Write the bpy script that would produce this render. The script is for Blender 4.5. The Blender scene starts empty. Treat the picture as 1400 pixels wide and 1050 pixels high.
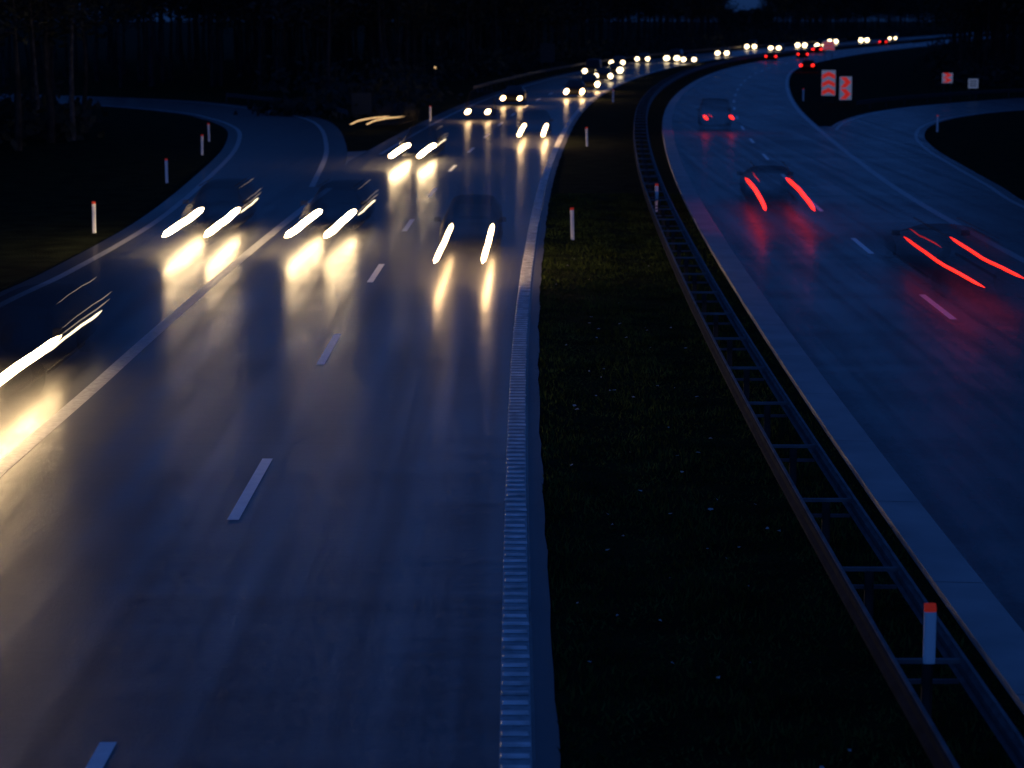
import bpy, bmesh, math, random
import numpy as np
from mathutils import Vector, Matrix
random.seed(7); rng=np.random.default_rng(7)
scene=bpy.context.scene
scene.view_settings.view_transform='Standard'
scene.view_settings.look='None'
scene.view_settings.exposure=0

# ------------------------------------------------------------------ helpers
def link(o): scene.collection.objects.link(o); return o
def new_mat(name):
    m=bpy.data.materials.new(name); m.use_nodes=True
    return m, m.node_tree.nodes, m.node_tree.links, m.node_tree.nodes["Principled BSDF"]
def simple(name,col,rough=.6,metal=0,emit=None,es=0,noise=0,nscale=6,spec=.5,coat=0):
    m,n,l,b=new_mat(name)
    b.inputs['Base Color'].default_value=(*col,1); b.inputs['Roughness'].default_value=rough
    b.inputs['Metallic'].default_value=metal; b.inputs['Specular IOR Level'].default_value=spec
    if coat:
        b.inputs['Coat Weight'].default_value=coat; b.inputs['Coat Roughness'].default_value=.25; b.inputs['Coat IOR'].default_value=1.6
    if emit:
        b.inputs['Emission Color'].default_value=(*emit,1); b.inputs['Emission Strength'].default_value=es
    if noise:
        tc=n.new('ShaderNodeTexCoord'); t=n.new('ShaderNodeTexNoise'); t.inputs['Scale'].default_value=nscale; t.inputs['Detail'].default_value=6
        l.new(tc.outputs['Object'],t.inputs['Vector'])
        r=n.new('ShaderNodeValToRGB'); r.color_ramp.elements[0].position=.3; r.color_ramp.elements[1].position=.7
        r.color_ramp.elements[0].color=(*[c*(1-noise) for c in col],1); r.color_ramp.elements[1].color=(*[min(1,c*(1+noise)) for c in col],1)
        l.new(t.outputs['Fac'],r.inputs['Fac']); l.new(r.outputs['Color'],b.inputs['Base Color'])
    return m
def spline(pts):
    ys=np.array([p[0] for p in pts],float); xs=np.array([p[1] for p in pts],float)
    n=len(ys); h=np.diff(ys); A=np.eye(n); r=np.zeros(n)
    for i in range(1,n-1):
        A[i,i-1]=h[i-1];A[i,i]=2*(h[i-1]+h[i]);A[i,i+1]=h[i]
        r[i]=3*((xs[i+1]-xs[i])/h[i]-(xs[i]-xs[i-1])/h[i-1])
    c=np.linalg.solve(A,r)
    def f(y):
        i=int(min(max(np.searchsorted(ys,y)-1,0),n-2)); d=y-ys[i]
        b=(xs[i+1]-xs[i])/h[i]-h[i]*(2*c[i]+c[i+1])/3
        return xs[i]+b*d+c[i]*d*d+(c[i+1]-c[i])/(3*h[i])*d**3
    return f
def catmull(P,n=10):
    out=[]; P=[Vector((p[0],p[1],0)) for p in P]; Q=[2*P[0]-P[1]]+P+[2*P[-1]-P[-2]]
    for i in range(1,len(Q)-2):
        for k in range(n):
            t=k/n; a,b,c,d=Q[i-1],Q[i],Q[i+1],Q[i+2]
            out.append(.5*((2*b)+(c-a)*t+(2*a-5*b+4*c-d)*t*t+(3*b-3*c+d-a)*t**3))
    out.append(P[-1]); return out
def mesh_obj(name,verts,faces,mats,smooth=False,parent=None,mi=None):
    me=bpy.data.meshes.new(name); me.from_pydata([tuple(v) for v in verts],[],faces)
    for m in (mats if isinstance(mats,list) else [mats]): me.materials.append(m)
    if mi is not None: me.polygons.foreach_set('material_index',mi)
    if smooth: me.polygons.foreach_set('use_smooth',[True]*len(me.polygons))
    me.update(); o=link(bpy.data.objects.new(name,me))
    if parent: o.parent=parent
    return o
def ribbon(name,L,R,z,mat,parent=None):
    v=[];f=[]
    for a,b in zip(L,R): v+= [(a[0],a[1],z),(b[0],b[1],z)]
    for i in range(len(L)-1): f.append((2*i,2*i+1,2*i+3,2*i+2))
    return mesh_obj(name,v,f,mat,parent=parent)
def normals(P):
    N=[]
    for i in range(len(P)):
        a=P[max(0,i-1)];b=P[min(len(P)-1,i+1)]; t=Vector((b[0]-a[0],b[1]-a[1],0)).normalized(); N.append(Vector((t.y,-t.x,0)))
    return N
def sweep(P,prof,closed=False):
    N=normals(P); v=[];f=[];m=len(prof)
    for p,n in zip(P,N):
        for u,z in prof: v.append((p[0]+n.x*u,p[1]+n.y*u,z))
    for i in range(len(P)-1):
        for j in range(m if closed else m-1):
            k=(j+1)%m; f.append((i*m+j,i*m+k,(i+1)*m+k,(i+1)*m+j))
    return v,f
def merge(parts):
    V=[];F=[]
    for v,f in parts:
        o=len(V); V+=list(v); F+=[tuple(i+o for i in q) for q in f]
    return V,F
def boxvf(c,s,rot=0):
    v=[];cx,cy,cz=c;sx,sy,sz=[a/2 for a in s];co,si=math.cos(rot),math.sin(rot)
    for x,y,z in [(-1,-1,-1),(1,-1,-1),(1,1,-1),(-1,1,-1),(-1,-1,1),(1,-1,1),(1,1,1),(-1,1,1)]:
        X,Y=x*sx,y*sy; v.append((cx+X*co-Y*si,cy+X*si+Y*co,cz+z*sz))
    return v,[(3,2,1,0),(4,5,6,7),(0,1,5,4),(1,2,6,5),(2,3,7,6),(3,0,4,7)]
def empty(name,loc=(0,0,0),rz=0):
    e=bpy.data.objects.new(name,None); e.empty_display_size=.5; e.location=loc; e.rotation_euler=(0,0,rz); return link(e)

# ------------------------------------------------------------------ alignments (metres)
E=spline([(-60,.03),(0,.03),(21.8,.035),(39.6,.075),(53.8,.2),(70.4,.51),(101.5,1.36),(130,2.5),(180.5,5.2),(235,9.9),(294,17.1),(336,23.7),(392,34.6),(453,49),(512,65),(590,88),(675,112),(770,140),(880,173),(1000,210)])
F=spline([(-60,6.0),(0,6.0),(33.6,6.06),(48,6.26),(61,6.52),(83,7.1),(130,9.1),(180,12.4),(235,17.9),(294,25.8),(336,33),(392,45),(453,60),(512,76),(590,99),(675,123),(770,151),(880,184),(1000,221)])
G=spline([(-60,14.4),(0,14.4),(63,15.0),(92.6,15.8),(114,17.0),(142,18.9),(173.7,21.3),(224,26.2),(277,32.4),(327,39.8),(368,48),(428,62),(512,85),(590,108),(675,132),(770,160),(880,193),(1000,230)])
def D1off(Y): return 4.06+.45*min(1,max(0,(Y-40)/70))
def Loff(Y): return 8.24+.85*min(1,max(0,(Y-45)/70))
YS=[-40+i*3 for i in range(int(1030/3))]
def along(fn,y0,y1,st=2.0):
    n=max(2,int((y1-y0)/st)); return [(fn(y0+(y1-y0)*i/n),y0+(y1-y0)*i/n) for i in range(n+1)]

# ------------------------------------------------------------------ materials
def asphalt_mat(name,c0,c1,r0,r1,coat=.35,spec=.2,cr=.26):
    m,n,l,b=new_mat(name)
    tc=n.new('ShaderNodeTexCoord')
    def noise(scale,vec,detail=5,rough=.6):
        mp=n.new('ShaderNodeMapping'); mp.inputs['Scale'].default_value=vec; l.new(tc.outputs['Object'],mp.inputs['Vector'])
        t=n.new('ShaderNodeTexNoise'); t.inputs['Scale'].default_value=scale; t.inputs['Detail'].default_value=detail; t.inputs['Roughness'].default_value=rough
        l.new(mp.outputs['Vector'],t.inputs['Vector']); return t.outputs['Fac']
    def mr(src,a,b_,c,d):
        q=n.new('ShaderNodeMapRange'); q.inputs[1].default_value=a;q.inputs[2].default_value=b_;q.inputs[3].default_value=c;q.inputs[4].default_value=d
        l.new(src,q.inputs[0]); return q.outputs[0]
    streak=mr(noise(2.0,(1,.012,1)),.35,.65,0,1); patch=mr(noise(.35,(1,.4,1)),.35,.65,0,1)
    grain=mr(noise(15,(1,.45,1),6,.8),.30,.70,0,1); cracks=mr(noise(.8,(.04,1.1,1),5,.7),.35,.65,0,1)
    def mix(a,b_,f):
        x=n.new('ShaderNodeMix'); x.inputs[0].default_value=f; l.new(a,x.inputs[2]); l.new(b_,x.inputs[3]); return x.outputs[0]
    s=mix(mix(streak,patch,.35),cracks,.28)
    s2=mix(s,grain,.42)
    r=n.new('ShaderNodeValToRGB'); r.color_ramp.elements[0].position=.2;r.color_ramp.elements[1].position=.8
    r.color_ramp.elements[0].color=(*c0,1);r.color_ramp.elements[1].color=(*c1,1); l.new(s2,r.inputs['Fac']); l.new(r.outputs['Color'],b.inputs['Base Color'])
    l.new(mr(s2,.2,.8,r0,r1),b.inputs['Roughness'])
    l.new(mr(s2,.22,.78,min(1,coat*1.7),coat*.35),b.inputs['Coat Weight'])
    l.new(mr(s,.2,.8,cr*.88,cr*1.12),b.inputs['Coat Roughness']); b.inputs['Coat IOR'].default_value=1.4
    b.inputs['Specular IOR Level'].default_value=spec
    bp=n.new('ShaderNodeBump'); bp.inputs['Strength'].default_value=.5; bp.inputs['Distance'].default_value=.006
    l.new(grain,bp.inputs['Height'])
    bp2=n.new('ShaderNodeBump'); bp2.inputs['Strength'].default_value=.35; bp2.inputs['Distance'].default_value=.008
    l.new(cracks,bp2.inputs['Height']); l.new(bp.outputs[0],bp2.inputs['Normal']); l.new(bp2.outputs[0],b.inputs['Normal'])
    bp3=n.new('ShaderNodeBump'); bp3.inputs['Strength'].default_value=.3; bp3.inputs['Distance'].default_value=.003
    l.new(grain,bp3.inputs['Height']); l.new(bp3.outputs[0],b.inputs['Coat Normal'])
    return m
ASPH=asphalt_mat('wet_asphalt',(.020,.020,.022),(.058,.058,.062),.40,.55,.42,.07,.215)
ASPHR=asphalt_mat('damp_asphalt',(.022,.022,.024),(.055,.055,.058),.45,.6,.27,.2,.27)
SHOULD=asphalt_mat('shoulder_asphalt',(.09,.09,.095),(.15,.15,.155),.5,.7,.1,.3,.3)
CONC=simple('edge_concrete',(.42,.42,.41),.7,noise=.2,nscale=.8,spec=.4)
PAINT=simple('road_paint',(.92,.92,.88),.45,noise=.08,nscale=5,spec=.9,coat=.4)
PAINTOLD=simple('worn_road_paint',(.26,.26,.26),.42,noise=.4,nscale=9,spec=.6,coat=.1)
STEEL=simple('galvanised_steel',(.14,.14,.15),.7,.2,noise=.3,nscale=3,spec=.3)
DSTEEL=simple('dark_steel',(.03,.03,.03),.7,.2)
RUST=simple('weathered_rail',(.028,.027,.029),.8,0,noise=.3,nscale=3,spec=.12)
JOINT=simple('joint_filler',(.16,.16,.16),.8)
WHITE=simple('post_white',(.75,.75,.75),.45)
RED=simple('red_reflector_glow',(.7,.06,.02),.4,emit=(1,.05,.01),es=.10)  # weak emission stands in for headlight light caught by the post reflectors
SRED=simple('sign_red_glow',(.7,.03,.02),.4,emit=(1,.04,.02),es=.30)  # added emission imitates headlight beams thrown back by the sign sheeting
SWHITE=simple('sign_white_glow',(.8,.8,.8),.4,emit=(.8,.9,1),es=.06)  # white sheeting glows faintly too, in place of returned headlight light
SDARK=simple('sign_back',(.015,.02,.02),.7,.1)
HEAD=simple('headlight_glow',(1,.9,.7),.5,emit=(1,.70,.35),es=40)
HEADB=simple('full_beam_glow',(1,.9,.7),.5,emit=(1,.68,.33),es=42)
HEADN=simple('dipped_headlight_glow',(1,.9,.7),.5,emit=(1,.62,.28),es=17)
HEADF=simple('distant_headlight_glow',(1,.9,.7),.5,emit=(1,.76,.42),es=7)
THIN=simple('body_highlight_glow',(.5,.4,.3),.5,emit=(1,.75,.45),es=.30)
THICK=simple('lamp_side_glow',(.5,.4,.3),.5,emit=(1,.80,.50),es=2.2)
AMBER=simple('amber_glow',(1,.6,.2),.5,emit=(1,.60,.25),es=1.0)
TAIL=simple('taillight_glow',(1,.05,.02),.4,emit=(1,.018,.006),es=2.8)
TAILT=simple('taillight_thin_glow',(1,.05,.02),.4,emit=(1,.02,.01),es=.4)
def ghost(name,col,rough,op,spec=.06):
    # long-exposure smear: opacity fades towards both ends of the moving body
    m,n,l,b=new_mat(name); b.inputs['Base Color'].default_value=(*col,1); b.inputs['Roughness'].default_value=rough
    b.inputs['Specular IOR Level'].default_value=spec
    tc=n.new('ShaderNodeTexCoord'); sp=n.new('ShaderNodeSeparateXYZ'); l.new(tc.outputs['Generated'],sp.inputs[0])
    r=n.new('ShaderNodeValToRGB'); cr=r.color_ramp; cr.interpolation='EASE'
    cr.elements[0].position=0;cr.elements[0].color=(0,0,0,1);cr.elements[1].position=1;cr.elements[1].color=(.02,.02,.02,1)
    for p,v in ((.45,op),(.60,op)):
        e=cr.elements.new(p); e.color=(v,v,v,1)
    l.new(sp.outputs[1],r.inputs['Fac']); l.new(r.outputs['Color'],b.inputs['Alpha'])
    return m
PAINTS=[ghost('car_paint_%s'%k,c,.7,o) for k,c,o in [('black',(.003,.003,.004),.44),('grey',(.005,.005,.006),.44),('blue',(.003,.004,.007),.36),('silver',(.006,.006,.008),.42),('smoke',(.003,.003,.004),.33)]]
SOLID=[simple('car_paint_solid_%d'%i,c,.5,spec=.12) for i,c in enumerate([(.004,.004,.005),(.006,.006,.007),(.003,.005,.009)])]
GLASS=ghost('car_glass',(.003,.003,.004),.6,.36); GLASSS=simple('car_glass_solid',(.004,.004,.005),.3,spec=.15)
TYRE=ghost('tyre',(.006,.006,.006),.9,.4); RIM=ghost('rim',(.010,.010,.012),.5,.3); TRIM=ghost('black_trim',(.005,.005,.005),.6,.28)
m,n,l,b=new_mat('grass_ground'); GRASSM=m
tc=n.new('ShaderNodeTexCoord'); t=n.new('ShaderNodeTexNoise'); t.inputs['Scale'].default_value=.9;t.inputs['Detail'].default_value=12; l.new(tc.outputs['Object'],t.inputs['Vector'])
r=n.new('ShaderNodeValToRGB'); r.color_ramp.elements[0].position=.35;r.color_ramp.elements[1].position=.7
r.color_ramp.elements[0].color=(.008,.009,.004,1); r.color_ramp.elements[1].color=(.025,.031,.011,1)
l.new(t.outputs['Fac'],r.inputs['Fac']);l.new(r.outputs['Color'],b.inputs['Base Color']); b.inputs['Roughness'].default_value=1; b.inputs['Specular IOR Level'].default_value=.02
t2=n.new('ShaderNodeTexNoise');t2.inputs['Scale'].default_value=14;t2.inputs['Detail'].default_value=8;l.new(tc.outputs['Object'],t2.inputs['Vector'])
bp=n.new('ShaderNodeBump');bp.inputs['Strength'].default_value=.8;bp.inputs['Distance'].default_value=.06;l.new(t2.outputs['Fac'],bp.inputs['Height']);l.new(bp.outputs[0],b.inputs['Normal'])
def matte(name,col,noise,ns): return simple(name,col,1,noise=noise,nscale=ns,spec=.03)
BLADE=matte('grass_blade',(.045,.064,.016),.7,1.2)
BARK=matte('bark',(.026,.026,.027),.5,2)
BIRCH=matte('birch_bark',(.06,.06,.062),.7,3)
LEAF=matte('foliage',(.028,.034,.030),.5,.6)

# ------------------------------------------------------------------ ground and roads
mesh_obj('ground',[(-1500,-200,0),(1500,-200,0),(1500,2500,0),(-1500,2500,0)],[(0,1,2,3)],GRASSM)
def mainleft(Y): return E(Y)-Loff(Y)-(.1 if Y<100 else min(.9,.1+(Y-100)*.05))
ribbon('motorway_road',[(mainleft(y),y) for y in YS],[(E(y)+.2,y) for y in YS],.030,ASPH)
YK=[-40+i for i in range(640)]
ribbon('motorway_shoulder',[(E(y)+.2,y) for y in YK],[(E(y)+.42+.012*math.sin(y*.9)+.012*math.sin(y*2.3)+random.uniform(-.012,.012),y) for y in YK],.026,SHOULD)
ribbon('motorway_road',[(F(y),y) for y in YS],[(G(y)+.25,y) for y in YS],.030,ASPHR)
v,f=sweep([(F(y)-.33,y) for y in YK],[(-.34,0),(-.32,.075),(.30,.06),(.34,.026)])
mesh_obj('concrete_kerb',v,f,CONC)
jp=[]
for i in range(22):
    y=9+5*i; x=F(y)-.33; jp.append(([(x-.32,y,.078),(x+.30,y,.063),(x+.30,y+.02,.063),(x-.32,y+.02,.078)],[(0,1,2,3)]))
mesh_obj('kerb_joint',*merge(jp),JOINT)
LL=[(-13,-30),(-13,20),(-12.95,45),(-12.8,58.2),(-12.5,66),(-12.45,79.4),(-12.85,91.5),(-13.6,106),(-14.5,121),(-15.5,133),(-16.95,146),(-18.6,155),(-20.9,164),(-25.2,176),(-36,192),(-60,212)]
LR=[(-8.24,-30),(-8.24,20),(-8.25,45),(-8.24,56),(-8.27,66),(-8.25,79.4),(-8.2,92),(-8.8,106),(-9.6,121),(-10.6,133.8),(-12,148.3),(-13.7,160.6),(-16.2,171),(-20.8,183.5),(-31,202),(-56,222)]
def off(P,d):
    N=normals(P); return [(p[0]+n.x*d,p[1]+n.y*d) for p,n in zip(P,N)]
cLL=catmull(LL,8); cLR=catmull(LR,8)
ribbon('slip_road',off(cLL,-.7),off(cLR,1.1),.022,ASPH)
mesh_obj('gore_pavement',[(-8.9,88,.018),(-6.2,88,.018),(-6.6,118,.018),(-5.9,127,.018),(-9.2,124,.018)],[(0,1,2,3,4)],SHOULD)
RR=[(18.3,-30),(18.3,30),(18.5,60),(19.3,88),(20.2,99.3),(21.3,114),(22.5,128),(24.4,142),(27.5,156),(32.2,169),(39.3,180.5),(55,196),(85,214)]
RL=[(14.4,-30),(14.5,30),(14.9,60),(15.6,88),(16.2,99),(17.0,114),(18.1,128),(19.8,144),(22.8,160),(28,177),(36,192.5),(50,210),(80,230)]
cRR=catmull(RR,8); cRL=catmull(RL,8)
ribbon('slip_road',off(cRL,-.5),off(cRR,.5),.022,ASPHR)
mesh_obj('gore_pavement',[(15.6,100,.018),(18,128,.018),(21.2,153,.018),(19.8,153,.018),(16.8,110,.018)],[(0,1,2,3,4)],SHOULD)
def strip(P,w,z): return sweep(P,[(-w/2,z),(w/2,z)])
def dashes(fn,start,period,ln,end):
    o=[];Y=start
    while Y<end:
        o.append(strip(along(fn,Y,Y+ln,1),.17,.034)); Y+=period
    return o
v,f=merge(dashes(lambda y:E(y)-D1off(y),32.6-45.3+.3,15.1,4.7,520)); mesh_obj('lane_marking',v,f,PAINT)
v,f=merge(dashes(lambda y:F(y)+4.12+.6*min(1,max(0,(y-60)/150)),55.3-15.5*3,15.5,5.0,600)); mesh_obj('lane_marking',v,f,PAINT)
mesh_obj('edge_line',*strip(along(lambda y:E(y)-Loff(y),-20,98),.30,.034),PAINTOLD)
sv,sf=merge([strip(along(lambda y:E(y)-Loff(y)+.1,122,700,3),.22,.034),strip([p for p in cLL],.25,.026),strip([p for p in cLR if p.y>98],.25,.026)])
mesh_obj('edge_line',sv,sf,PAINTOLD)
sv,sf=merge([strip(along(lambda y:G(y),-20,700,3),.3,.034),strip(cRR,.2,.026),strip([p for p in cRL if p.y>146],.2,.026)])
mesh_obj('edge_line',sv,sf,PAINTOLD)
mesh_obj('rumble_line',*strip(along(E,-20,700),.32,.034),PAINTOLD)
ribs=[];Y=17
while Y<150:
    x=E(Y)+random.uniform(-.008,.008); w=.31+random.uniform(-.03,.015); h=.014
    v=[(x-w/2,Y-.07,.037),(x+w/2,Y-.07,.037),(x+w/2,Y+.07,.037),(x-w/2,Y+.07,.037),(x-w/2+.01,Y-.045,.037+h),(x+w/2-.01,Y-.045,.037+h),(x+w/2-.01,Y+.045,.037+h),(x-w/2+.01,Y+.045,.037+h)]
    ribs.append((v,[(4,5,6,7),(0,1,5,4),(1,2,6,5),(2,3,7,6),(3,0,4,7)])); Y+=.36
mesh_obj('rumble_strip',*merge(ribs),simple('rumble_paint',(.76,.74,.70),.45,noise=.5,nscale=3,spec=.8))

# ------------------------------------------------------------------ guardrails
def Wprof(u,zc,s=1):
    return [(u,zc-.155),(u+.045*s,zc-.13),(u+.05*s,zc-.07),(u,zc-.03),(u,zc+.03),(u+.05*s,zc+.07),(u+.045*s,zc+.13),(u,zc+.155)]
def guard_center(y): return (E(y)*.33+F(y)*.67)+.2
gr=empty('median_guardrail')
P=along(guard_center,-8,620,2)
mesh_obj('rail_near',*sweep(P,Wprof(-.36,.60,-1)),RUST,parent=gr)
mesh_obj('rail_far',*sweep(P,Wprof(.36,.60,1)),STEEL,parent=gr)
c1=sweep(P,[(-.385,.757),(-.345,.762),(-.345,.74),(-.385,.735)],True); c2=sweep(P,[(.345,.762),(.385,.757),(.385,.735),(.345,.74)],True)
mesh_obj('rail_cap_near',*c1,STEEL,parent=gr); mesh_obj('rail_cap_far',*c2,STEEL,parent=gr)
posts=[];bars=[];Y=23.1-28
while Y<400:
    x=guard_center(Y); a=-math.atan((guard_center(Y+.5)-guard_center(Y-.5)))
    posts+=[boxvf((x,Y,.33),(.10,.006,.66),a),boxvf((x-.05,Y,.33),(.006,.06,.655),a),boxvf((x+.05,Y,.33),(.006,.06,.655),a)]
    bars+=[boxvf((x,Y,.70),(.70,.06,.045),a),boxvf((x,Y+.02,.48),(.66,.035,.045),a)]
    Y+=4
mesh_obj('posts',*merge(posts),DSTEEL,parent=gr); mesh_obj('spacers',*merge(bars),STEEL,parent=gr)
def guard(path,side):
    g=empty('guardrail'); v,f=sweep(path,Wprof(0,.6,side)); mesh_obj('rail',v,f,DSTEEL,parent=g)
    ps=[];acc=0
    for i in range(1,len(path)):
        acc+=math.hypot(path[i][0]-path[i-1][0],path[i][1]-path[i-1][1])
        if acc>4: acc=0; ps.append(boxvf((path[i][0],path[i][1]+.08,.34),(.1,.06,.68)))
    mesh_obj('posts',*merge(ps),DSTEEL,parent=g)
guard([(p[0],p[1]) for p in off([q for q in cLR if 158<q.y<196],2.4)],-1)
guard(along(lambda y:E(y)-11.5,215,640,2),1)
guard([(p[0],p[1]) for p in off([q for q in cRL if q.y>176],-2.2)],1)

# ------------------------------------------------------------------ delineator posts
def delineator(x,y,h=1.05,z0=0):
    e=empty('delineator_post',(x,y,z0)); e.rotation_euler=(random.uniform(-.03,.03),random.uniform(-.03,.03),random.uniform(-.2,.2))
    bm=bmesh.new(); w=.06;d=.035
    def loop(z,k,dz=0): return [bm.verts.new((a*w*k,b*d*k,z+(dz if b<0 else 0))) for a,b in [(-1,-.6),(-.6,-1),(.6,-1),(1,-.6),(1,.6),(.6,1),(-.6,1),(-1,.6)]]
    zs=[(0,1,0),(h-.17,1,0),(h-.08,1,0),(h,1,-.05)]; loops=[loop(*q) for q in zs]
    for i in range(3):
        for j in range(8):
            fc=bm.faces.new((loops[i][j],loops[i][(j+1)%8],loops[i+1][(j+1)%8],loops[i+1][j])); fc.material_index=1 if i==2 else 0
    bm.faces.new(loops[-1]).material_index=1
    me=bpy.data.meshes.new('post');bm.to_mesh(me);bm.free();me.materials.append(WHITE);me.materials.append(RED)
    o=link(bpy.data.objects.new('post',me));o.parent=e
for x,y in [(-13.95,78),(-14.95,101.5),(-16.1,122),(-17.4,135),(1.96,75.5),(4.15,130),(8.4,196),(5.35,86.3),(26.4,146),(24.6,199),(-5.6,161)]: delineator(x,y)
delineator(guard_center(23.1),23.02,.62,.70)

# ------------------------------------------------------------------ cars
def loft(stations):
    V=[];Fc=[];M=[]
    def ring(s):
        y,zb,zl,zt,wb,wt=s; up=max(zt-.06,zl+.01)
        h=[(wb*.80,zb),(wb*.97,zb+.10),(wb,(zb+zl)/2+.04),(wb*.97,zl),(wt+.03,up),(wt*.78,zt),(0,zt+.018)]
        return [(x,y,z) for x,z in h]+[(-x,y,z) for x,z in reversed(h[:-1])]
    m=13
    for s in stations: V+=ring(s)
    for i in range(len(stations)-1):
        a,b=stations[i],stations[i+1]; ga=a[3]-a[2]>.2; gb=b[3]-b[2]>.2
        for j in range(m-1):
            Fc.append((i*m+j,(i+1)*m+j,(i+1)*m+j+1,i*m+j+1))
            g=0
            if ga and gb and j in (3,8): g=1
            if (ga!=gb) and j in (4,5,6,7): g=1
            M.append(g)
        Fc.append((i*m+m-1,(i+1)*m+m-1,(i+1)*m,i*m)); M.append(0)
    Fc.append(tuple(range(m))); M.append(0); o=(len(stations)-1)*m
    Fc.append(tuple(reversed([o+k for k in range(m)]))); M.append(0)
    return V,Fc,M
HATCH=[(0,.32,.58,.61,.66,.5),(.10,.22,.70,.73,.83,.66),(.85,.2,.84,.89,.89,.74),(1.2,.2,.92,.96,.9,.76),(1.95,.2,.94,1.38,.9,.6),(2.5,.2,.94,1.46,.9,.62),(3.2,.2,.95,1.44,.9,.61),(3.75,.22,.97,1.36,.88,.58),(4.12,.3,.97,1.0,.85,.68),(4.25,.4,.85,.87,.78,.66)]
ESTATE=[(0,.32,.58,.61,.66,.5),(.10,.22,.68,.72,.84,.66),(.95,.2,.83,.88,.91,.76),(1.35,.2,.92,.96,.92,.78),(2.1,.2,.94,1.36,.92,.62),(2.7,.2,.94,1.46,.92,.64),(3.7,.2,.96,1.45,.92,.63),(4.3,.22,.98,1.40,.9,.6),(4.62,.3,1.0,1.04,.87,.72),(4.72,.4,.85,.88,.8,.68)]
VAN=[(0,.34,.70,.74,.74,.6),(.12,.25,.9,.95,.92,.78),(.6,.22,1.05,1.10,.97,.85),(.9,.22,1.1,1.15,.98,.88),(1.6,.22,1.12,1.78,.98,.74),(2.2,.22,1.12,1.92,.98,.77),(4.4,.24,1.12,1.92,.98,.77),(4.75,.26,1.12,1.86,.97,.75),(4.86,.3,1.08,1.12,.96,.8),(4.9,.4,1.0,1.02,.93,.78)]
KIND={'hatch':(HATCH,4.25,.31),'estate':(ESTATE,4.72,.32),'van':(VAN,4.9,.34)}
_cache={}
def car_meshes(kind,flip,paint,solid):
    key=(kind,flip,paint,solid)
    if key in _cache: return _cache[key]
    st,L,wr=KIND[kind]
    V,Fc,M=loft(st); fy=(lambda y:L-y) if flip else (lambda y:y)
    V=[(x,fy(y),z) for x,y,z in V]
    if flip: Fc=[tuple(reversed(q)) for q in Fc]
    me=bpy.data.meshes.new('body'); me.from_pydata(V,[],Fc)
    me.materials.append(SOLID[paint%3] if solid else PAINTS[paint]);me.materials.append(GLASSS if solid else GLASS)
    me.polygons.foreach_set('material_index',M); me.polygons.foreach_set('use_smooth',[True]*len(me.polygons)); me.update()
    bm=bmesh.new()
    for wy in (.82,L-.85):
        for sx in (-1,1):
            prof=[(.17,.11),(.19,.125),(.27,.125),(wr,.09),(wr,-.09),(.2,-.1)]
            rings=[]
            for k in range(16):
                a=2*math.pi*k/16; rings.append([bm.verts.new((sx*(.80+q[1]),fy(wy)+q[0]*math.cos(a),wr+q[0]*math.sin(a))) for q in prof])
            for k in range(16):
                A=rings[k];B=rings[(k+1)%16]
                for j in range(len(A)-1):
                    fc=bm.faces.new((A[j],B[j],B[j+1],A[j+1])); fc.material_index=1 if j<1 else 0
            fc=bm.faces.new([q[0] for q in rings]); fc.material_index=1
    bmesh.ops.recalc_face_normals(bm,faces=bm.faces)
    wm=bpy.data.meshes.new('wheels');bm.to_mesh(wm);bm.free();wm.materials.append(TYRE);wm.materials.append(RIM)
    tall=st[5][3]
    parts=[boxvf((0,fy(.0),.50),(.9,.05,.12)),boxvf((0,fy(.02),.33),(1.1,.06,.10)),boxvf((0,fy(L-.02),.5),(1.2,.06,.09))]
    for sx in (-1,1):
        parts+= [boxvf((sx*1.0,fy(st[3][0]+.35),st[3][2]+.08),(.2,.10,.13)),boxvf((sx*.93,fy(st[3][0]+.35),st[3][2]+.03),(.1,.05,.03)),boxvf((sx*.905,fy(L*.5),.30),(.03,L*.42,.07))]
        if kind!='hatch': parts.append(boxvf((sx*(st[5][5]-.03),fy(L*.62),tall+.035),(.035,L*.42,.03)))
    v,f=merge(parts); tm=bpy.data.meshes.new('trim');tm.from_pydata(v,[],f);tm.materials.append(TRIM)
    _cache[key]=(me,wm,tm,L,st); return _cache[key]
def tube(name,x,z,y0,y1,r,mat,parent,wob=0,phase=0,n=10,m=8,slope=0,taper=0,bend=0):
    V=[];Fc=[]
    for i in range(n+1):
        t=i/n; y=y0+(y1-y0)*t; k=math.sqrt(max(.02,1-(2*t-1)**8))*(1-taper*t)
        zz=z+wob*math.sin(phase+t*7)+wob*.5*math.sin(phase*2+t*17)+slope*t; xx=x+bend*math.sin(math.pi*t)
        for j in range(m):
            a=2*math.pi*j/m; V.append((xx+r*k*math.cos(a),y,zz+r*k*math.sin(a)))
    for i in range(n):
        for j in range(m): Fc.append((i*m+j,i*m+(j+1)%m,(i+1)*m+(j+1)%m,(i+1)*m+j))
    Fc.append(tuple(range(m)));Fc.append(tuple(n*m+j for j in reversed(range(m))))
    return mesh_obj(name,V,Fc,mat,True,parent)
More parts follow.
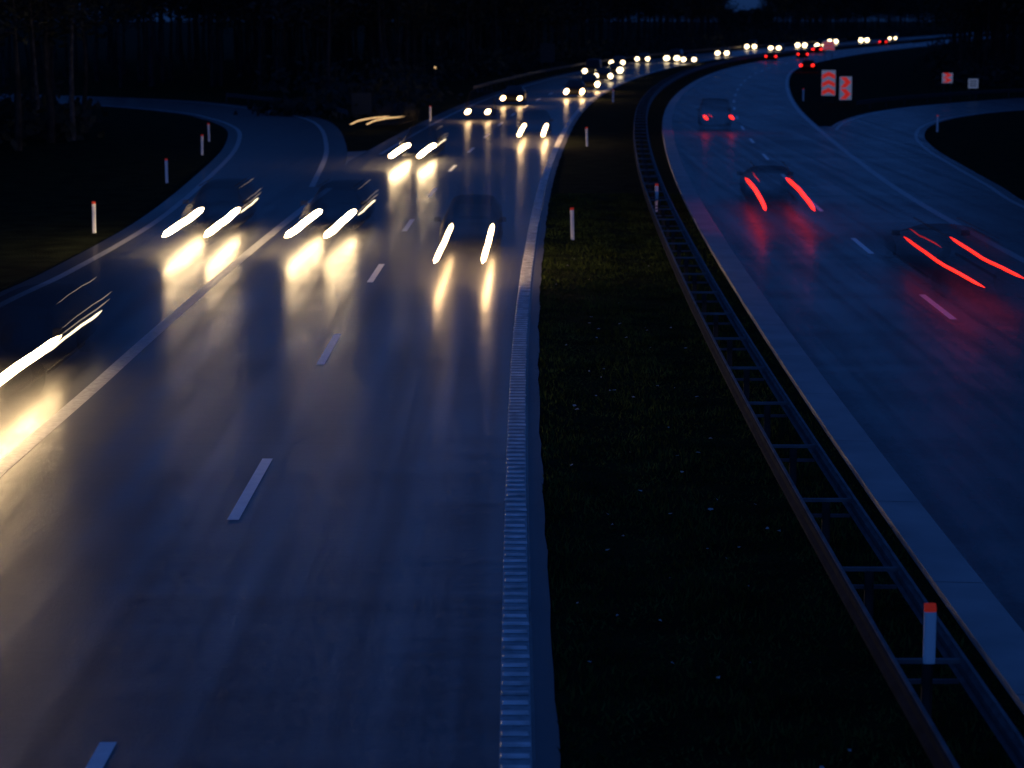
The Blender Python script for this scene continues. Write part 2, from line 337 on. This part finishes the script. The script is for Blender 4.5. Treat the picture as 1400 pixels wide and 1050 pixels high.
def car(far,near,kind='hatch',paint=0,sp=.66,r=.10,lz=.65,tail=False,extra=False,lens=None,name=None,mat=None,smear=.5,bend=0):
    dx,dy=far[0]-near[0],far[1]-near[1]; ln=math.hypot(dx,dy); rz=-math.atan2(dx,dy)
    e=empty(name or ('van' if kind=='van' else 'car'),(far[0],far[1],.032),rz)
    solid=far[1]>165
    b,w,t,L,st=car_meshes(kind,tail,paint,solid)
    k=smear*ln if not solid else 0
    for nm,me in (('body',b),('wheels',w),('trim',t)):
        o=link(bpy.data.objects.new(nm,me)); o.parent=e
        o.scale=(1,(L+k)/L,1); o.location=(0,-k,0)
    ph=random.random()*6
    lm=mat or (TAIL if tail else HEAD); nm='taillight' if tail else 'headlight'
    nn=12 if ln>7 else 3
    for sx in (-1,1):
        l1=ln*(1 if lens is None else lens[0 if sx<0 else 1])
        tube(nm+'_left' if sx<0 else nm+'_right',sx*sp,lz,.06,-l1,r,lm,e,wob=.016 if ln>7 else 0,phase=ph,n=nn,m=8 if ln>7 else 6,bend=bend)
    if extra:
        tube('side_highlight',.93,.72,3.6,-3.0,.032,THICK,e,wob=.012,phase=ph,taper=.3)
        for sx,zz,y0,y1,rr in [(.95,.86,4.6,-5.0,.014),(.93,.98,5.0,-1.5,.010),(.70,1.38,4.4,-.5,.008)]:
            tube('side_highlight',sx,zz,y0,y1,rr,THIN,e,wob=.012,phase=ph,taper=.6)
    if tail and not solid: tube('brake_light',-.5,1.05,-5.5,.2,.018,TAILT,e,n=6,wob=.02)
    return e
car((-1.24,73.5),(-1.42,61.7),'hatch',1,.64,.08,mat=HEADN)
car((-5.85,79),(-6.15,69.2),'estate',0,.58,.10,extra=True)
car((-9.9,79.7),(-9.75,69.3),'estate',1,.62,.10,extra=True)
car((-9.95,47.7),(-9.85,36.5),'hatch',3,.67,.085,extra=True,mat=HEADB)
car((-4.55,120),(-5.05,108.8),'estate',1,.66,.115,extra=True)
car((1.45,142),(1.0,128),'hatch',2,.66,.12,mat=HEADN)
car((-2.2,163),(-2.45,157),'van',0,.68,.15,mat=HEADN)
car((.1,189),(-.2,183),'hatch',0,.66,.16,mat=HEADN)
car((5.5,206),(5.2,199),'hatch',0,.68,.18,mat=HEADN)
FC=[((7.4,226),(7.2,221)),((9.9,256),(9.7,251)),((9.5,279),(9.1,274)),((14.7,328),(14.2,322)),((19.7,355),(19.2,350)),((24.6,360),(23.8,356)),((26.4,350),(25.6,345)),((36.5,408),(35.6,403)),((49.8,492),(49,487)),((52.6,470),(51.4,466)),((63,514),(62.2,510)),((66.5,508),(65.5,503)),((79.5,585),(78.5,580)),((92,617),(91,613)),((107,664),(106,660)),((12.3,283),(11.8,278))]
for i,(a,b) in enumerate(FC):
    car(a,b,['hatch','estate','van'][i%3],i%3,.78,.18+.00040*a[1]*random.uniform(.6,1.6),mat=HEADF if a[1]>240 else HEADN)
car((12.75,147),(12.55,141),'van',0,.80,.10,.95,True,lens=(1,.9),smear=.2)
car((9.95,92),(9.1,76.5),'estate',2,.80,.075,.82,True,bend=.12,smear=.5)
car((12.0,67.5),(11.8,54.8),'estate',4,.66,.042,.80,True,lens=(1,.85),bend=-.08,smear=.8)
for i,(a,b) in enumerate([((39.9,364),(39.4,360)),((47.2,384),(46.8,380)),((57,440),(56,436)),((37.6,300),(36.8,296)),((88,560),(87,556))]):
    car(a,b,['hatch','estate'][i%2],0,.75,.17,.85,True)
car((-7.5,154),(-9.3,142),'hatch',0,.5,.045,.62,mat=AMBER,bend=-.5)

# ------------------------------------------------------------------ signs
def sign_board(x,y,w,h,z0,kind,name='traffic_sign',rz=0):
    e=empty(name,(x,y,0),rz)
    ps=[boxvf((-w*.3,.03,(z0+h)/2),(.06,.05,z0+h-.05)),boxvf((w*.3,.03,(z0+h)/2),(.06,.05,z0+h-.05))]
    mesh_obj('posts',*merge(ps),DSTEEL,parent=e)
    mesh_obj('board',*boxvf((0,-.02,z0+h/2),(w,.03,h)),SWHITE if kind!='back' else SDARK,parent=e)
    parts=[]; Yf=-.041
    if kind=='up':
        n=3
        for i in range(n):
            b=z0+.03+i*h/n*.95; t=h/n*.52
            parts.append(([(-w*.46,Yf,b),(0,Yf,b+t*.7),(0,Yf,b+t*1.7),(-w*.46,Yf,b+t)],[(0,1,2,3)]))
            parts.append(([(w*.46,Yf,b),(w*.46,Yf,b+t),(0,Yf,b+t*1.7),(0,Yf,b+t*.7)],[(0,1,2,3)]))
    if kind=='right':
        n=2
        for i in range(n):
            b=z0+.06+i*h/n; hh=h/n*.88; a=w*.44
            parts.append(([(-a,Yf,b),(a*.1,Yf,b),(a,Yf,b+hh/2),(-a*.1,Yf,b+hh/2)],[(0,1,2,3)]))
            parts.append(([(-a,Yf,b+hh),(-a*.1,Yf,b+hh/2),(a,Yf,b+hh/2),(a*.1,Yf,b+hh)],[(0,1,2,3)]))
    if kind=='bars':
        for i in range(3): parts.append(boxvf((0,-.04,z0+h*(.25+.25*i)),(w*.7,.008,h*.1)))
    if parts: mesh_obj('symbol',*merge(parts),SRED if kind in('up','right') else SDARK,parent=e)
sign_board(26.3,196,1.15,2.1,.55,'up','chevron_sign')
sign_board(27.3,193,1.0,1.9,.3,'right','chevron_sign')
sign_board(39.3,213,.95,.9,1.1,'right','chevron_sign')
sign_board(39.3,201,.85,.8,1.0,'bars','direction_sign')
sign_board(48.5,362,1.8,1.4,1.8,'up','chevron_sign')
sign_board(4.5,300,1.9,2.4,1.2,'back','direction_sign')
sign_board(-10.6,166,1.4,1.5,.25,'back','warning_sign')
e=empty('warning_lamp',(-6.9,212,0)); mesh_obj('pole',*boxvf((0,0,1.2),(.06,.06,2.4)),DSTEEL,parent=e)
tube('lamp',0,2.5,-.1,.1,.1,AMBER,e,n=3)

# ------------------------------------------------------------------ vegetation
def cone_seg(a,b,ra,rb,m=6):
    a=Vector(a);b=Vector(b);d=(b-a).normalized(); u=d.orthogonal().normalized(); w=d.cross(u)
    v=[tuple(a+(u*math.cos(2*math.pi*j/m)+w*math.sin(2*math.pi*j/m))*ra) for j in range(m)]+[tuple(b+(u*math.cos(2*math.pi*j/m)+w*math.sin(2*math.pi*j/m))*rb) for j in range(m)]
    return v,[(j,(j+1)%m,m+(j+1)%m,m+j) for j in range(m)]
def tree_mesh(name,h,seed,birch=False,bushy=1.0):
    R=random.Random(seed); wood=[];leaves=[]
    p=Vector((0,0,-.1)); r=.012*h+.03; pts=[(p.copy(),r)]; seg=9
    for i in range(seg):
        p=p+Vector((R.uniform(-.12,.12)*h/12,R.uniform(-.12,.12)*h/12,h/seg)); r*=.80; pts.append((p.copy(),r))
    for i in range(seg): wood.append(cone_seg(pts[i][0],pts[i+1][0],pts[i][1],pts[i+1][1],7))
    def leafclump(c,s,n):
        for _ in range(n):
            q=c+Vector((R.gauss(0,s),R.gauss(0,s),R.gauss(0,s*.7))); a=Vector((R.uniform(-1,1),R.uniform(-1,1),R.uniform(-.8,.8))).normalized(); b=a.orthogonal().normalized(); k=R.uniform(.12,.34)
            leaves.append(([tuple(q-a*k),tuple(q+b*k*.5),tuple(q+a*k),tuple(q-b*k*.5)],[(0,1,2,3)]))
    for i in range(24):
        t=R.uniform(.25,.98)**.8; idx=min(seg-1,int(t*seg)); base=pts[idx][0].lerp(pts[idx+1][0],t*seg-idx)
        a=R.uniform(0,6.283); ln=h*(.30*(1-t)+.09)*R.uniform(.7,1.2); up=R.uniform(.15,.8)
        d=Vector((math.cos(a),math.sin(a),up)).normalized(); e1=base+d*ln*.55; e2=e1+(d+Vector((R.uniform(-.4,.4),R.uniform(-.4,.4),R.uniform(-.1,.4)))).normalized()*ln*.5
        r0=pts[idx][1]*.4; wood.append(cone_seg(base,e1,r0,r0*.6,4)); wood.append(cone_seg(e1,e2,r0*.6,r0*.2,4))
        for _ in range(3):
            s=e1.lerp(e2,R.random()); g=s+Vector((R.uniform(-1,1),R.uniform(-1,1),R.uniform(-.2,.9)))*ln*.3; wood.append(cone_seg(s,g,r0*.25,r0*.08,3)); leafclump(g,ln*.16,int(9*bushy))
        leafclump(e2,ln*.2,int(16*bushy)); leafclump(e1,ln*.2,int(10*bushy))
    wv,wf=merge(wood); lv,lf=merge(leaves); v,f=merge([(wv,wf),(lv,lf)])
    me=bpy.data.meshes.new(name);me.from_pydata(v,[],f);me.materials.append(BIRCH if birch else BARK);me.materials.append(LEAF)
    me.polygons.foreach_set('material_index',[0]*len(wf)+[1]*len(lf)); me.update(); return me
TM=[tree_mesh('tree_crown_%d'%i,16,100+i,False,1.2) for i in range(5)]
TB=tree_mesh('birch_crown',16,203,True,.7)
forest=empty('forest')
cnt=0
def plant(x,y,s):
    global cnt
    o=bpy.data.objects.new('forest_tree',TM[random.randrange(5)]); o.location=(x,y,0)
    o.rotation_euler=(random.uniform(-.03,.03),random.uniform(-.03,.03),random.uniform(0,6.28)); o.scale=(s*random.uniform(.9,1.25),s*random.uniform(.9,1.25),s*random.uniform(.85,1.2)); o.parent=forest; link(o); cnt+=1
def gapcap(x,y):
    q=x/y
    if .0875<q<.110: return (7.2+ 9*y/3200)/19
    return 9
for _ in range(30000):
    if cnt>1100: break
    y=random.uniform(95,1150)
    if random.random()<.35: y=random.uniform(100,420)
    side=random.random()<.62
    if side:
        depth=random.expovariate(1/35)
        if y<1000:
            x=E(y)-19-depth
            if y<205: x=min(x,-25-(depth if y<165 else 0))
            if 160<y<232 and -75<x<-18: continue
            if y<165 and x>-26: continue
        else: x=random.uniform(-100,E(1000)+60)
        if x< -.235*y-18: continue
        plant(x,y,min(random.uniform(.9,1.3),gapcap(x,y)))
    else:
        depth=random.expovariate(1/30)
        yy=min(y,1000); x=max(G(yy)+15,.176*y+3 if 230<y<640 else 0)+depth
        if y<170: x=max(x,33+depth)
        elif y<236: x=max(x,62+depth)
        if x>.235*y+25: continue
        plant(x,y,min(random.uniform(.85,1.25),gapcap(x,y)))
for i in range(170):
    y=random.uniform(1020,1250); x=random.uniform(-.05,.25)*y; plant(x,y,min(random.uniform(1.1,1.5),gapcap(x,y)))
for x,y,s in [(-25.4,136,1.1),(-28.5,141,1.0)]:
    o=link(bpy.data.objects.new('birch_tree',TB)); o.location=(x,y,0); o.scale=(s*.8,s*.8,s*1.2); o.rotation_euler=(0,.02,random.random()*6)
def cloud(name,centres,n,s,mat,kmin=.1,kmax=.35):
    v=[];f=[]
    for (x,y,h) in centres:
        for _ in range(n):
            q=Vector((x+random.gauss(0,s),y+random.gauss(0,s),abs(random.gauss(0,h*.5)))); a=Vector((random.uniform(-1,1),random.uniform(-1,1),random.uniform(-1,1))).normalized(); b=a.orthogonal().normalized(); k=random.uniform(kmin,kmax)
            o=len(v); v+=[tuple(q-a*k),tuple(q+b*k*.6),tuple(q+a*k),tuple(q-b*k*.6)]; f.append((o,o+1,o+2,o+3))
    return mesh_obj(name,v,f,mat)
C=[]
for i in range(420):
    y=random.uniform(212,1000); C.append((E(y)-17-random.expovariate(1/8),y,random.uniform(1.2,3.2)))
for i in range(200):
    y=random.uniform(236,1000); C.append((max(G(y)+14,.176*y+2 if y<640 else 0)+random.expovariate(1/8),y,random.uniform(1.2,3)))
for i in range(60): C.append((random.uniform(-45,-27),random.uniform(118,160),random.uniform(1,2.2)))
for i in range(50):
    y=random.uniform(168,205); C.append((E(y)-17-random.uniform(0,6)+2,y,random.uniform(.5,1.4)))
cloud('undergrowth',C,80,1.3,LEAF,.15,.5)
N=56000
ys=rng.uniform(17,95,N); u=rng.random(N)
xs=np.array([E(a)+.44+(F(a)-E(a)-1.15)*b for a,b in zip(ys,u)])
hh=rng.uniform(.03,.10,N)*(1+.8*(np.sin(xs*3.1)+np.sin(ys*1.3+xs))*.4); an=rng.uniform(0,6.283,N); lw=.012+.006*rng.random(N); le=rng.uniform(-.06,.06,(N,2))
V=np.zeros((N,3,3)); V[:,0,0]=xs-np.cos(an)*lw;V[:,0,1]=ys-np.sin(an)*lw;V[:,1,0]=xs+np.cos(an)*lw;V[:,1,1]=ys+np.sin(an)*lw
V[:,2,0]=xs+le[:,0];V[:,2,1]=ys+le[:,1];V[:,2,2]=np.abs(hh)
mesh_obj('grass',V.reshape(-1,3).tolist(),[(3*i,3*i+1,3*i+2) for i in range(N)],BLADE)
v=[];f=[]
for i in range(70):
    y=random.uniform(20,70); x=E(y)+.7+random.random()*3; k=random.uniform(.012,.045); a=random.random()*6; o=len(v)
    for j in range(5):
        t=a+j*1.2566; v.append((x+k*math.cos(t)*random.uniform(.6,1.3),y+k*math.sin(t),.08+random.uniform(0,.03)))
    f.append(tuple(range(o,o+5)))
mesh_obj('litter',v,f,simple('pale_litter',(.45,.43,.4),.8))

# ------------------------------------------------------------------ light, sky
w=bpy.data.worlds.new('World'); scene.world=w; w.use_nodes=True; nt=w.node_tree
sky=nt.nodes.new('ShaderNodeTexSky'); sky.sky_type='NISHITA'; sky.sun_disc=False; sky.sun_elevation=math.radians(1.5); sky.sun_rotation=math.radians(180)
sky.air_density=1.2; sky.dust_density=.4; sky.ozone_density=4
bw=nt.nodes.new('ShaderNodeRGBToBW'); nt.links.new(sky.outputs[0],bw.inputs[0])
mx=nt.nodes.new('ShaderNodeMix'); mx.data_type='RGBA'; mx.inputs[0].default_value=.9
nt.links.new(sky.outputs[0],mx.inputs[6]); nt.links.new(bw.outputs[0],mx.inputs[7])
mul=nt.nodes.new('ShaderNodeMix'); mul.data_type='RGBA'; mul.blend_type='MULTIPLY'; mul.inputs[0].default_value=1
nt.links.new(mx.outputs[2],mul.inputs[6]); mul.inputs[7].default_value=(.10,.43,1.7,1)
bg=nt.nodes['Background']; nt.links.new(mul.outputs[2],bg.inputs[0]); bg.inputs[1].default_value=.30
sd=bpy.data.lights.new('sun','SUN'); sd.energy=.01; sd.angle=math.radians(20); sd.color=(.5,.7,1)
so=link(bpy.data.objects.new('sun',sd)); so.rotation_euler=(math.radians(75),0,0)

# ------------------------------------------------------------------ camera
cd=bpy.data.cameras.new('camera'); cam=link(bpy.data.objects.new('camera',cd)); cd.sensor_width=36; cd.lens=3200/1400*36
cam.location=(0,0,7.2); cam.rotation_euler=(math.radians(90)-math.atan(505/3200),0,0); cd.clip_end=4000
cd.dof.use_dof=True; cd.dof.focus_distance=38; cd.dof.aperture_fstop=1.6
scene.camera=cam
print('trees',cnt)
